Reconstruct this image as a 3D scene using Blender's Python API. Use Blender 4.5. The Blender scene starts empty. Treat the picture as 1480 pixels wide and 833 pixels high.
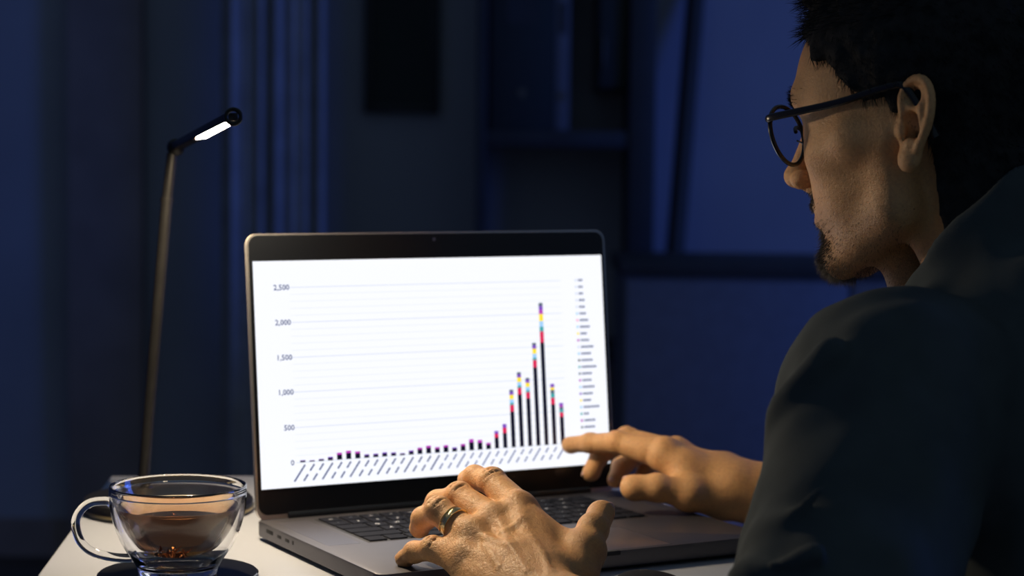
import bpy, bmesh, math, random
import numpy as np
from mathutils import Vector, Matrix

random.seed(7); rng = np.random.default_rng(7)
scene = bpy.context.scene
COL = scene.collection

# ------------------------------------------------------------------ camera
CAM = np.array((0.0, 0.0, 1.0815)); PITCH, ROLL, FPX = 0.069, 0.011, 2879.0
_fw = np.array((0.0, math.cos(PITCH), -math.sin(PITCH)))
_r0 = np.array((1.0, 0.0, 0.0)); _u0 = np.cross(_r0, _fw)
_r = _r0*math.cos(ROLL) + _u0*math.sin(ROLL); _u = np.cross(_r, _fw)
cam_data = bpy.data.cameras.new('camera')
cam_data.sensor_width = 36.0; cam_data.sensor_fit = 'HORIZONTAL'
cam_data.lens = FPX/1480.0*36.0
cam_data.clip_start = 0.05; cam_data.clip_end = 60
cam_data.dof.use_dof = True; cam_data.dof.focus_distance = 1.47; cam_data.dof.aperture_fstop = 6.0
cam = bpy.data.objects.new('camera', cam_data); COL.objects.link(cam)
cam.matrix_world = Matrix(((_r[0], _u[0], -_fw[0], CAM[0]), (_r[1], _u[1], -_fw[1], CAM[1]),
                           (_r[2], _u[2], -_fw[2], CAM[2]), (0, 0, 0, 1)))
scene.camera = cam

def at(px, py, Y):
    """world point seen at a photograph pixel (1480x833) at world depth Y"""
    d = _fw + _r*((px-740.0)/FPX) + _u*((416.5-py)/FPX)
    return CAM + d*(Y/d[1])

# ------------------------------------------------------------------ world, lights, exposure
world = bpy.data.worlds.new('night_room'); scene.world = world; world.use_nodes = True
bg = world.node_tree.nodes['Background']
bg.inputs[0].default_value = (0.40, 0.58, 0.80, 1); bg.inputs[1].default_value = 0.13
vs = scene.view_settings
vs.view_transform = 'Standard'; vs.look = 'None'; vs.exposure = 0.0; vs.gamma = 1.0; vs.use_curve_mapping = False
scene.cycles.max_bounces = 24; scene.cycles.transmission_bounces = 24   # light has to cross the double walled glass

def area_light(name, loc, target, size, sy, col, watts, spread=180):
    l = bpy.data.lights.new(name, 'AREA'); l.shape = 'RECTANGLE'; l.size = size; l.size_y = sy
    l.color = col; l.energy = watts; l.spread = math.radians(spread)
    o = bpy.data.objects.new(name, l); COL.objects.link(o); o.location = loc
    o.rotation_euler = (Vector(target)-Vector(loc)).to_track_quat('-Z', 'Y').to_euler()
    return o
# blue night light through a window in the right-hand wall of the room, beyond the frame
area_light('window_right_offscreen', (3.18, 2.7, 1.55), (0.0, 2.7, 1.55), 1.2, 1.3, (0.07, 0.18, 1.0), 34)

# ------------------------------------------------------------------ materials
def new_mat(name):
    m = bpy.data.materials.new(name); m.use_nodes = True
    return m, m.node_tree, m.node_tree.nodes['Principled BSDF']

def mat(name, col, rough=0.5, metal=0.0, var=0.08, scale=40.0, bump=0.0, bscale=None, spec=0.5, coat=0.0):
    m, nt, b = new_mat(name)
    tc = nt.nodes.new('ShaderNodeTexCoord'); nz = nt.nodes.new('ShaderNodeTexNoise')
    nz.inputs['Scale'].default_value = scale; nz.inputs['Detail'].default_value = 4
    nt.links.new(tc.outputs['Object'], nz.inputs['Vector'])
    cr = nt.nodes.new('ShaderNodeValToRGB')
    c0 = [c*(1-var) for c in col]; c1 = [min(1, c*(1+var)) for c in col]
    cr.color_ramp.elements[0].position = .3; cr.color_ramp.elements[1].position = .7
    cr.color_ramp.elements[0].color = (*c0, 1); cr.color_ramp.elements[1].color = (*c1, 1)
    nt.links.new(nz.outputs['Fac'], cr.inputs['Fac']); nt.links.new(cr.outputs['Color'], b.inputs['Base Color'])
    b.inputs['Roughness'].default_value = rough; b.inputs['Metallic'].default_value = metal
    b.inputs['Specular IOR Level'].default_value = spec; b.inputs['Coat Weight'].default_value = coat
    if bump > 0:
        n2 = nt.nodes.new('ShaderNodeTexNoise'); n2.inputs['Scale'].default_value = bscale or scale*6
        n2.inputs['Detail'].default_value = 5
        nt.links.new(tc.outputs['Object'], n2.inputs['Vector'])
        bp = nt.nodes.new('ShaderNodeBump'); bp.inputs['Strength'].default_value = bump; bp.inputs['Distance'].default_value = .002
        nt.links.new(n2.outputs['Fac'], bp.inputs['Height']); nt.links.new(bp.outputs['Normal'], b.inputs['Normal'])
    return m

def emat(name, col, strength):
    m, nt, b = new_mat(name)
    b.inputs['Base Color'].default_value = (0, 0, 0, 1); b.inputs['Roughness'].default_value = .3
    b.inputs['Emission Color'].default_value = (*col, 1); b.inputs['Emission Strength'].default_value = strength
    return m

def glass(name, col, ior, rough=0.0):
    m, nt, b = new_mat(name)
    b.inputs['Base Color'].default_value = (*col, 1); b.inputs['Roughness'].default_value = rough
    b.inputs['Transmission Weight'].default_value = 1.0; b.inputs['IOR'].default_value = ior
    return m

M = {}
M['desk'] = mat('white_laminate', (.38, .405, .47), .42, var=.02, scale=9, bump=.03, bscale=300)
M['desk_leg'] = mat('grey_steel', (.10, .10, .11), .4, .6)
M['alu'] = mat('space_grey_aluminium', (.13, .125, .14), .42, .8, var=.03, scale=60, bump=.04, bscale=2500)
M['alu_edge'] = mat('polished_aluminium_edge', (.55, .52, .48), .3, .85, var=.03)
M['bezel'] = mat('black_glass_bezel', (.008, .009, .011), .22, var=.02, spec=.35)
M['rubber'] = mat('black_rubber', (.012, .012, .013), .7)
M['key'] = mat('black_keycap', (.010, .011, .017), .65, var=.1, spec=.08)
M['well'] = mat('black_keyboard_well', (.010, .010, .013), .5)
M['legend'] = mat('white_key_print', (.75, .77, .80), .5, var=.02)
M['pad'] = mat('trackpad_glass', (.15, .145, .17), .34, .7, var=.02)
M['screen'] = emat('display_white', (.93, .945, 1.0), 1.05)
M['black_metal'] = mat('black_metal', (.022, .021, .020), .34, .55, var=.1, scale=80)
M['brass'] = mat('brushed_brass_edge', (.45, .34, .16), .3, 1.0)
M['led'] = emat('warm_led', (1.0, .79, .52), 1200)
M['glass'] = glass('clear_borosilicate', (1, 1, 1), 1.46)
M['tea'] = glass('amber_tea', (1.0, .84, .60), 1.12)
_nt = M['tea'].node_tree; _va = _nt.nodes.new('ShaderNodeVolumeAbsorption'); _va.inputs['Color'].default_value = (1.0, .50, .10, 1); _va.inputs['Density'].default_value = 14
_nt.links.new(_va.outputs[0], _nt.nodes['Material Output'].inputs['Volume'])
M['leaf'] = mat('tea_leaf', (.30, .10, .02), .6, var=.4, scale=200)
M['saucer'] = mat('black_saucer_glaze', (.012, .013, .016), .12, var=.1, coat=.4)
M['gold'] = mat('gold_ring', (.85, .66, .34), .22, 1.0, var=.12, scale=500, bump=.3, bscale=900)
M['mouse'] = mat('black_mouse_plastic', (.005, .0055, .008), .8, spec=.1)
M['hair'] = mat('near_black_hair', (.022, .022, .023), .8, var=.3, scale=120, bump=.3, bscale=700, spec=.12)
M['beard'] = mat('dark_beard_hair', (.035, .027, .022), .5, var=.5, scale=300)
M['frame'] = mat('black_acetate', (.010, .010, .011), .25, var=.05)
M['lens'] = glass('spectacle_lens', (.97, .97, 1.0), 1.05)
M['nail'] = mat('fingernail', (.62, .36, .27), .28, var=.05)
M['wall'] = mat('navy_wall_paint', (.31, .33, .42), .8, var=.08, scale=2.5, bump=.05)
M['floor'] = mat('dark_wood_floor', (.05, .04, .035), .5, var=.3, scale=5)
M['shelf'] = mat('black_brown_shelf', (.022, .026, .038), .6, var=.15, scale=12)
M['boxd'] = mat('charcoal_board', (.016, .024, .030), .7, var=.1)
M['binder'] = mat('slate_binder', (.12, .13, .18), .6, var=.1)
M['curtain'] = mat('dusk_curtain', (.34, .35, .42), .9, var=.12, scale=14)
M['brown'] = mat('brown_panel', (.24, .20, .20), .7, var=.15, scale=6)
M['side'] = mat('navy_sideboard', (.12, .135, .19), .55, var=.08)
M['shirt'] = mat('dark_green_grey_cotton', (.060, .073, .078), .9, var=.12, scale=30, bump=.35, bscale=1800, spec=.15)

# ------------------------------------------------------------------ object helpers
def prop(o, label=None, cat=None, group=None, kind=None):
    if label: o['label'] = label
    if cat: o['category'] = cat
    if group: o['group'] = group
    if kind: o['kind'] = kind
    return o

def link(name, me, m=None, parent=None, smooth=False):
    o = bpy.data.objects.new(name, me); COL.objects.link(o)
    if m is not None: me.materials.append(m)
    if smooth:
        me.polygons.foreach_set('use_smooth', [True]*len(me.polygons))
    if parent is not None: o.parent = parent
    return o

def from_bm(name, bm, m, parent=None, smooth=False):
    me = bpy.data.meshes.new(name); bmesh.ops.recalc_face_normals(bm, faces=bm.faces[:]); bm.to_mesh(me); bm.free()
    o = link(name, me, m, parent, smooth)
    if smooth: me.set_sharp_from_angle(angle=math.radians(40))
    return o

def empty(name, loc=(0, 0, 0), rz=0.0):
    o = bpy.data.objects.new(name, None); COL.objects.link(o); o.location = loc; o.rotation_euler = (0, 0, rz)
    o.empty_display_size = .02
    return o

def add_box(bm, x0, x1, y0, y1, z0, z1, bev=0.0, seg=2):
    r = bmesh.ops.create_cube(bm, size=1.0); vs_ = r['verts']
    for v in vs_:
        v.co = Vector(((x0+x1)/2+v.co.x*(x1-x0), (y0+y1)/2+v.co.y*(y1-y0), (z0+z1)/2+v.co.z*(z1-z0)))
    if bev > 0:
        es = list({e for v in vs_ for e in v.link_edges})
        bmesh.ops.bevel(bm, geom=es, offset=bev, segments=seg, affect='EDGES', profile=.5)

def box(name, m, parent, x0, x1, y0, y1, z0, z1, bev=0.0, seg=2):
    bm = bmesh.new(); add_box(bm, x0, x1, y0, y1, z0, z1, bev, seg)
    return from_bm(name, bm, m, parent, bev > 0)

def rounded_slab(bm, w, h, t, r, n=8, bev=.0008):
    """slab in xz plane: x -w/2..w/2, z 0..h, y 0..t with corner radius r"""
    pts = []
    for cx, cz, a0 in ((w/2-r, h-r, 0), (-w/2+r, h-r, 90), (-w/2+r, r, 180), (w/2-r, r, 270)):
        for k in range(n+1):
            a = math.radians(a0+90*k/n); pts.append((cx+r*math.cos(a), cz+r*math.sin(a)))
    va = [bm.verts.new((x, 0, z)) for x, z in pts]; vb = [bm.verts.new((x, t, z)) for x, z in pts]
    fa = bm.faces.new(va); fb = bm.faces.new(vb[::-1])
    N = len(pts)
    for i in range(N): bm.faces.new((va[i], vb[i], vb[(i+1) % N], va[(i+1) % N]))
    if bev:
        es = [e for e in list(fa.edges)+list(fb.edges)]
        bmesh.ops.bevel(bm, geom=es, offset=bev, segments=2, affect='EDGES', profile=.5)

def lathe(bm, prof, n=64, closed=False):
    rings = []
    for r, z in prof:
        if r < 1e-6: rings.append([bm.verts.new((0, 0, z))])
        else: rings.append([bm.verts.new((r*math.cos(2*math.pi*k/n), r*math.sin(2*math.pi*k/n), z)) for k in range(n)])
    pairs = list(zip(rings, rings[1:]))
    if closed: pairs.append((rings[-1], rings[0]))
    for A, B in pairs:
        for k in range(n):
            k2 = (k+1) % n
            if len(A) == 1 and len(B) == 1: continue
            if len(A) == 1: bm.faces.new((A[0], B[k2], B[k]))
            elif len(B) == 1: bm.faces.new((A[k], A[k2], B[0]))
            else: bm.faces.new((A[k], A[k2], B[k2], B[k]))

def smooth_path(pts, sub=8):
    """Catmull-Rom through pts"""
    P = [np.array(p, float) for p in pts]; P = [2*P[0]-P[1]]+P+[2*P[-1]-P[-2]]
    out = []
    for i in range(1, len(P)-2):
        for k in range(sub):
            t = k/sub; a, b, c, d = P[i-1:i+3]
            out.append(.5*((2*b)+(c-a)*t+(2*a-5*b+4*c-d)*t*t+(3*b-a-3*c+d)*t**3))
    out.append(P[-2]); return out

def tube(bm, pts, rad, n=10, closed=False, cap=True, squash=None):
    P = [Vector(p) for p in pts]; N = len(P)
    R = rad if hasattr(rad, '__len__') else [rad]*N
    rings = []; up = None
    for i in range(N):
        if closed: t = (P[(i+1) % N]-P[i-1]).normalized()
        else: t = (P[min(i+1, N-1)]-P[max(i-1, 0)]).normalized()
        if up is None:
            up = Vector((0, 0, 1)) if abs(t.z) < .9 else Vector((1, 0, 0))
        s = t.cross(up).normalized(); up = s.cross(t).normalized()
        sq = squash or 1.0
        rings.append([bm.verts.new(P[i]+(s*math.cos(2*math.pi*k/n)+up*sq*math.sin(2*math.pi*k/n))*R[i]) for k in range(n)])
    for i in range(N if closed else N-1):
        A, B = rings[i], rings[(i+1) % N]
        for k in range(n): bm.faces.new((A[k], A[(k+1) % n], B[(k+1) % n], B[k]))
    if cap and not closed:
        bm.faces.new(rings[0][::-1]); bm.faces.new(rings[-1])

def ball(bm, c, r, sc=(1, 1, 1), u=20, v=14):
    res = bmesh.ops.create_uvsphere(bm, u_segments=u, v_segments=v, radius=1.0)
    for x in res['verts']: x.co = Vector((c[0]+x.co.x*r*sc[0], c[1]+x.co.y*r*sc[1], c[2]+x.co.z*r*sc[2]))

# ================================================================== SETTING
DZ = 0.75                                            # desk surface
def struct(name, m, *b, bev=0.0):
    return prop(box(name, m, None, *b, bev=bev), kind='structure')
struct('floor', M['floor'], -3.0, 3.2, -1.0, 5.3, -.05, 0)
struct('wall_back', M['wall'], -3.0, 3.2, 5.2, 5.3, 0, 3.2)
struct('wall_left', M['wall'], -3.1, -3.0, -1.0, 5.3, 0, 3.2)
struct('baseboard_back', M['brown'], -3.0, 3.2, 5.185, 5.2, 0, .1)

def wx(px, Y): return float(at(px, 217, Y)[0])
def wz(py, Y): return float(at(740, py, Y)[2])

# brown cladding strip on the left of the back wall
struct('trim_1', M['brown'], wx(98, 5.15), wx(205, 5.15), 5.15, 5.2, 0, 3.0)
# curtain: pleated cloth, left of the bookcase
def curtain(name, x0, x1, y, label, amp=.03, pleats=9):
    bm = bmesh.new(); n = pleats*10; fr = []; bk = []
    for i in range(n+1):
        t = i/n; x = x0+(x1-x0)*t; yy = y+amp*math.sin(t*pleats*2*math.pi)+.01*math.sin(t*31)
        fr.append((x, yy)); bk.append((x, yy+.006))
    prof = fr+bk[::-1]; lo = [bm.verts.new((a, b, .04)) for a, b in prof]; hi = [bm.verts.new((a, b, 2.6)) for a, b in prof]
    N = len(prof)
    for i in range(N): bm.faces.new((lo[i], lo[(i+1) % N], hi[(i+1) % N], hi[i]))
    t = empty(name, ((x0+x1)/2, y, .04))
    o = from_bm('cloth', bm, M['curtain'], t, True); o.location = (-(x0+x1)/2, -y, -.04)
    bm = bmesh.new(); tube(bm, [((x0-x1)/2-.05, .003, 2.57), ((x1-x0)/2+.05, .003, 2.57)], .014, 12); from_bm('curtain_rod', bm, M['shelf'], t, True)
    return prop(t, label, 'curtain')
curtain('curtain', wx(318, 5.0), wx(470, 5.0), 5.0, 'dark pleated curtain hanging beside the bookcase', .012, 7)

# bookcase
YB = 4.93
bc = empty('bookcase', (wx(780, YB), YB, 0)); prop(bc, 'tall black open bookcase against the blue lit wall', 'bookcase')
def bpart(name, m, x0, x1, z0, z1, y0=None, y1=.255, bev=.003):
    if y0 is None: y0 = -.02 if name == 'side_post' else -.012
    return box(name, m, bc, x0-bc.location.x, x1-bc.location.x, y0, y1, z0, z1, bev)
X = lambda p: wx(p, YB); Z = lambda p: wz(p, YB)
bpart('side_post', M['shelf'], X(908), X(946), 0, 2.4)
bpart('side_post', M['shelf'], X(688), X(703), 0, 2.4)
bpart('shelf_board', M['shelf'], X(703), X(908), Z(213), Z(188))
bpart('shelf_board', M['shelf'], X(703), X(908), Z(520), Z(500))
bpart('shelf_board', M['shelf'], X(703), X(908), Z(-90), Z(-110))
bpart('shelf_board', M['shelf'], X(703), X(908), .08, .12)
# things standing on the shelf
def case(name, x0, x1, z0, z1, m, label, cat, group=None, depth=.22):
    cx = (x0+x1)/2; t = empty(name, (cx, YB+.02, z0)); w = (x1-x0)/2
    box('body', m, t, -w, w, 0, depth, 0, z1-z0, .004)
    box('spine_label', M['shelf'], t, -w*.5, w*.5, -.0015, .0005, (z1-z0)*.62, (z1-z0)*.82)
    bm = bmesh.new(); r = bmesh.ops.create_cone(bm, segments=20, radius1=.011, radius2=.011, depth=.003, cap_ends=True)
    o = from_bm('finger_ring', bm, M['desk_leg'], t); o.location = (0, -.0005, (z1-z0)*.22); o.rotation_euler = (math.pi/2, 0, 0)
    return prop(t, label, cat, group)
case('box_file', X(707), X(800), Z(188), Z(-60), M['boxd'], 'wide charcoal box file standing on the shelf beside the slim slate binder', 'box file')
pf = empty('framed_picture', (wx(580, 5.19), 5.2, wz(165, 5.19))); prop(pf, 'dark framed picture hanging on the wall between curtain and bookcase', 'picture')
pw, ph_ = (wx(634, 5.19)-wx(526, 5.19))/2, wz(-110, 5.19)-wz(165, 5.19)
box('canvas', M['boxd'], pf, -pw+.02, pw-.02, -.014, -.002, .02, ph_-.02)
for nm, a0, a1, z0, z1 in (('frame_side', -pw, -pw+.022, 0, ph_), ('frame_side', pw-.022, pw, 0, ph_), ('frame_rail', -pw+.022, pw-.022, 0, .022), ('frame_rail', -pw+.022, pw-.022, ph_-.022, ph_)):
    box(nm, M['shelf'], pf, a0, a1, -.026, 0, z0, z1, .003)
case('ring_binder', X(801), X(822), Z(188), Z(-40), M['binder'], 'slim slate ring binder leaning against the wide box file', 'binder')
# hung drawer box in the upper right bay
cb = empty('hanging_cabinet', (X(884), YB+.02, Z(128))); w2 = (X(906)-X(862))/2
box('body', M['boxd'], cb, -w2, w2, 0, .26, 0, Z(-90)-Z(128), .004)
box('door', M['boxd'], cb, -w2+.004, w2-.004, -.012, 0, .006, Z(-90)-Z(128)-.006, .003)
box('door_handle', M['desk_leg'], cb, -w2+.012, -w2+.018, -.028, -.012, .05, .13, .002)
prop(cb, 'black cabinet hung under the top board of the bookcase', 'cabinet')
# leaning pole between bookcase and right wall panel
bm = bmesh.new(); a = at(1008, -40, 5.15); b = at(941, 800, 4.80); d_ = b-a; b = a+d_*((a[2]-.02)/(-d_[2]))
tube(bm, [tuple(a+(b-a)*k/6) for k in range(7)], .024, 14)
tube(bm, [tuple(b), tuple(b+(a-b)*.012)], .030, 14)
lp = from_bm('leaning_pole', bm, M['shelf'], None, True); prop(lp, 'dark round wooden pole leaning against the blue lit wall', 'pole')
# low sideboard
YS = 4.3
sb = empty('sideboard', (wx(1250, YS), YS, 0)); prop(sb, 'long low navy sideboard with flat doors against the back wall', 'sideboard')
sx0, sx1 = wx(905, YS)-sb.location.x, wx(1560, YS)-sb.location.x
zt = wz(376, YS)
box('top_board', M['shelf'], sb, sx0-.01, sx1+.01, -.02, .42, zt-.03, zt, .004)
box('body', M['side'], sb, sx0, sx1, 0, .41, .06, zt-.03)
nd = 2
for k in range(nd):
    a0 = sx0+(sx1-sx0)*k/nd+.004; a1 = sx0+(sx1-sx0)*(k+1)/nd-.004
    dd = box('door', M['side'], sb, a0, a1, -.018, 0, .07, zt-.04, .003)
    box('door_handle', M['desk_leg'], dd, a1-.03, a1-.02, -.036, -.018, zt-.22, zt-.1, .003)
box('plinth', M['shelf'], sb, sx0+.02, sx1-.02, .03, .40, 0, .06)

# ================================================================== DESK
dang = math.radians(4.6)
desk = empty('desk', (-.4026, 1.988, 0), dang)      # origin = rear left corner
prop(desk, 'white laminate desk with steel legs under the laptop', 'desk')
DW, DD = .625, .600
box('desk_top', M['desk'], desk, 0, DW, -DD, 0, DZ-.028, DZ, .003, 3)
for sx in (.05, DW-.09):
    for sy in (-DD+.04, -.08):
        lg = box('leg', M['desk_leg'], desk, sx, sx+.04, sy, sy+.04, 0.012, DZ-.028, .003)
        box('foot_cap', M['rubber'], lg, sx-.002, sx+.042, sy-.002, sy+.042, 0, .014, .002)
box('apron', M['desk_leg'], desk, .09, DW-.09, -.075, -.055, DZ-.09, DZ-.028)

# ================================================================== LAPTOP
LA = 0.504; LTOP = DZ+.0165
lap = empty('laptop', (.0595, 1.542, DZ), LA)       # origin: front centre on the desk
prop(lap, 'open grey aluminium laptop showing a bar chart on its lit screen', 'laptop')
mm = .001
T = .0165
def lp_box(name, m, x0, x1, y0, y1, z0, z1, bev=0.0, parent=None, seg=2):
    return box(name, m, parent or lap, x0*mm, x1*mm, y0*mm, y1*mm, z0*mm, z1*mm, bev*mm, seg)
# base: rounded in plan
bm = bmesh.new(); rounded_slab(bm, .356, .248, .0125, .011, 8, .0012)
for v in bm.verts: v.co = Vector((v.co.x, v.co.z, T-v.co.y))
base = from_bm('base', bm, M['alu'], lap, True)
bm = bmesh.new(); rounded_slab(bm, .344, .236, .0025, .012, 8, .0008)
for v in bm.verts: v.co = Vector((v.co.x, v.co.z+.006, .004-v.co.y))
from_bm('bottom_plate', bm, M['rubber'], lap, True)
for fx in (-150, 150):
    for fy in (22, 226):
        bm = bmesh.new(); lathe(bm, [(0, 0), (.0075, 0), (.008, .0006), (.008, .0022), (0, .0022)], 20)
        o = from_bm('rubber_foot', bm, M['rubber'], lap, True); o.location = (fx*mm, fy*mm, 0)
# thumb notch
lp_box('thumb_notch', M['rubber'], -33, 33, -.3, 4.5, 13.0, 16.6, .6)
# trackpad, framed by a thin groove
lp_box('trackpad_groove', M['rubber'], -84.6, 84.6, 4.4, 85.6, 16.2, 16.52)
lp_box('trackpad', M['pad'], -84, 84, 5, 85, 15.5, 16.6, .3)
# keyboard
lp_box('keyboard_well', M['well'], -133.5, 133.5, 114.5, 225.5, 16.0, 16.6, .2)
for sxx in (-1, 1):
    lp_box('speaker_grille', M['pad'], min(sxx*140, sxx*168), max(sxx*140, sxx*168), 116, 224, 16.4, 16.58)
rows = [  # (list of (width units, legend))
    [(1.0, 'esc')]+[(1.0, 'F%d' % k) for k in range(1, 13)]+[(1.0, '')],
    [(1.0, c) for c in '`1234567890-=']+[(1.5, '')],
    [(1.5, '')]+[(1.0, c) for c in 'QWERTYUIOP[]\\'],
    [(1.75, '')]+[(1.0, c) for c in "ASDFGHJKL;'"]+[(1.75, '')],
    [(2.25, '')]+[(1.0, c) for c in 'ZXCVBNM,./']+[(2.25, '')],
    [(1, ''), (1, ''), (1, ''), (1.25, ''), (5, ''), (1.25, ''), (1, ''), (1, ''), (1, ''), (1, '')]]
key_cache, text_cache = {}, {}
def key_mesh(w, d):
    k = (round(w, 2), round(d, 2))
    if k not in key_cache:
        bm = bmesh.new(); add_box(bm, -w/2*mm, w/2*mm, -d/2*mm, d/2*mm, 0, 1.3*mm, .45*mm, 1)
        bmesh.ops.recalc_face_normals(bm, faces=bm.faces[:])
        me = bpy.data.meshes.new('key'); bm.to_mesh(me); bm.free(); me.materials.append(M['key']); key_cache[k] = me
    return key_cache[k]
def text_mesh(s, size, m):
    k = (s, size)
    if k not in text_cache:
        cu = bpy.data.curves.new('legend', 'FONT'); cu.body = s; cu.size = size; cu.align_x = 'CENTER'; cu.align_y = 'CENTER'; cu.offset = size*.018
        cu.resolution_u = 2
        o = bpy.data.objects.new('tmp', cu); COL.objects.link(o)
        me = bpy.data.meshes.new_from_object(o); COL.objects.unlink(o); bpy.data.objects.remove(o)
        me.name = 'legend'; me.materials.clear(); me.materials.append(m); text_cache[k] = me
    return text_cache[k]
kx0, kx1, ky0, ky1 = -132.0, 132.0, 116.0, 224.0
rp = (ky1-ky0)/6
for ri, row in enumerate(rows):
    tot = sum(w for w, _ in row); u = (kx1-kx0)/tot; x = kx0; cy = ky1-rp*(ri+.5)
    for w, s in row:
        kw = w*u-2.6; o = bpy.data.objects.new('key', key_mesh(kw, rp-2.6)); COL.objects.link(o); o.parent = lap
        o.location = ((x+w*u/2)*mm, cy*mm, 16.6*mm)
        if s:
            t = bpy.data.objects.new('key_legend', text_mesh(s, .0052 if len(s) == 1 else .003, M['legend']))
            COL.objects.link(t); t.parent = o; t.location = (0, 0, 1.33*mm)
        x += w*u
# ports on the left flank
for y0, ln, hh in ((222, 15, 3.6), (198, 9, 3.0), (181, 9, 3.0), (166, 3.6, 3.6)):
    lp_box('port', M['rubber'], -178.25, -176.5, y0-ln, y0, 9.5, 9.5+hh, .5)
# hinge
bm = bmesh.new(); tube(bm, [(-.15, .2445, T+.0005), (.15, .2445, T+.0005)], .0052, 16); from_bm('hinge', bm, M['bezel'], lap, True)
# lid
TILT = .113
lid = empty('lid', (0, .2425, T+.002)); lid.parent = lap; lid.rotation_euler = (-TILT, 0, 0)
bm = bmesh.new(); rounded_slab(bm, .356, .2413, .0045, .010, 10, .0009)
for v in bm.verts: v.co.z = v.co.z-.0035 if v.co.z < .1 else v.co.z
from_bm('lid_shell', bm, M['alu_edge'], lid, True)
bm = bmesh.new(); rounded_slab(bm, .3528, .2381, .0008, .0088, 10, .0002)
for v in bm.verts: v.co.z += .0016; v.co.y -= .0005
from_bm('screen_bezel', bm, M['bezel'], lid, True)
SX0, SX1, SZ0, SZ1 = -.1733, .1733, .0236, .2177
# the display: white page with the chart printed on it (flat content of a screen), one mesh of coloured faces
q4 = np.array([(364, 379), (868, 369), (878.5, 672), (376, 707)], float); uv4 = np.array([(0, 1), (1, 1), (1, 0), (0, 0)], float)
A_ = []
for (x_, y_), (u_, v_) in zip(q4, uv4):
    A_.append([x_, y_, 1, 0, 0, 0, -u_*x_, -u_*y_]); A_.append([0, 0, 0, x_, y_, 1, -v_*x_, -v_*y_])
hh_ = np.linalg.solve(np.array(A_), uv4.reshape(-1)); Hm = np.append(hh_, 1).reshape(3, 3)
def S(px, py):
    w = Hm@np.array((px, py, 1.0)); return (SX0+(SX1-SX0)*w[0]/w[2], SZ0+(SZ1-SZ0)*w[1]/w[2])
cols = {'ink': ((.004, .005, .02), .9), 'line': ((.70, .75, .88), 1.0), 'label': ((.06, .09, .26), .9), 'label_light': ((.16, .20, .40), .95),
        'red': ((.75, .02, .10), 1.0), 'teal': ((.05, .40, .42), 1.0), 'sky': ((.35, .60, .95), 1.1), 'yellow': ((1.0, .75, .03), 1.1),
        'purple': ((.22, .07, .55), 1.0), 'magenta': ((.50, .05, .50), 1.0), 'slate': ((.10, .14, .20), 1.0), 'pink': ((.85, .35, .55), 1.1)}
cidx = {}; cmats = []
for i, (k, (c, s)) in enumerate(cols.items()): cidx[k] = i; cmats.append(emat('display_'+k, c, s))
bm = bmesh.new(); layer = [0]
def quad(pts, c):
    y = -.00095-.00002*(layer[0] % 4)
    f = bm.faces.new([bm.verts.new((x, y, z)) for x, z in pts]); f.material_index = cidx[c]
def rect(x0, x1, z0, z1, c): quad([(x0, z0), (x1, z0), (x1, z1), (x0, z1)], c)
lab_px = [(404.8, 417), (407, 467.5), (408.7, 518), (410.6, 568), (415.4, 618.8), (420, 669)]
zl = [S(*p)[1] for p in lab_px]; zb = zl[-1]
xL, xR = S(430, 667)[0]-.003, S(811, 640)[0]+.004
layer[0] = 0
for i in range(5):
    for k in range(5):
        z = zl[i]+(zl[i+1]-zl[i])*k/5
        rect(xL, xR, z-.00016*(2 if k == 0 else .8), z+.00016*(2 if k == 0 else .8), 'line')
rect(xL, xR, zb-.0003, zb+.0003, 'line')
hpx = [3, 2, 3, 5, 10, 12, 10, 5, 5, 6, 5, 3, 6, 9, 11, 8, 10, 6, 10, 16, 14, 9, 25, 34, 82, 106, 97, 146, 202, 86, 58]
k_mm = (zl[4]-zb)/50.2
x0b, x1b = S(434.6, 667)[0], S(809.5, 640)[0]
layer[0] = 2
for i, h in enumerate(hpx):
    x = x0b+(x1b-x0b)*i/30; hw = .0021; H = h*k_mm*(1.0+.0028*i)
    if h < 20:
        rect(x-hw*1.15, x+hw*1.15, zb, zb+H*.72, 'ink'); rect(x-hw*1.15, x+hw*1.15, zb+H*.72, zb+H, 'magenta' if h > 7 else 'purple')
    elif h < 50:
        for a, b, c in ((0, .62, 'ink'), (.62, .84, 'red'), (.84, 1, 'purple')): rect(x-hw, x+hw, zb+H*a, zb+H*b, c)
    elif h in (86, 58):
        for a, b, c in ((0, .66, 'ink'), (.66, .77, 'red'), (.77, .84, 'teal'), (.84, .90, 'slate'), (.90, .94, 'yellow' if h == 86 else 'magenta'), (.94, 1, 'purple')):
            rect(x-hw, x+hw, zb+H*a, zb+H*b, c)
    else:
        m0 = .62 if h == 82 else (.70 if h < 120 else (.76 if h < 180 else .72))
        seg = [('red', .30), ('teal', .10), ('sky', .16), ('yellow', .20), ('purple', .14), ('slate', .10)] if h < 180 else \
              [('red', .28), ('teal', .12), ('sky', .14), ('yellow', .18), ('magenta', .10), ('purple', .10), ('slate', .08)]
        rect(x-hw, x+hw, zb, zb+H*m0, 'ink'); p = m0
        for c, f_ in seg: rect(x-hw, x+hw, zb+H*p, zb+H*min(1, p+f_*(1-m0)), c); p += f_*(1-m0)
# slanted date labels under the axis (illegible small print): short dashes
layer[0] = 1
for i in range(31):
    x = x0b+(x1b-x0b)*i/30+.001; z = zb-.0035; s = 1.0-.22*i/30; n = 5
    for k in range(n):
        a = .0028*s*k; cx, cz = x-a*.75, z-a
        dx, dz = .0017*s*.6, .0017*s*.8; ex, ez = .00075*.8, -.00075*.6
        if (k == 2 and i % 3): continue
        quad([(cx-dx-ex, cz-dz-ez), (cx+dx-ex, cz+dz-ez), (cx+dx+ex, cz+dz+ez), (cx-dx+ex, cz-dz+ez)], 'label' if i < 16 else 'label_light')
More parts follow.
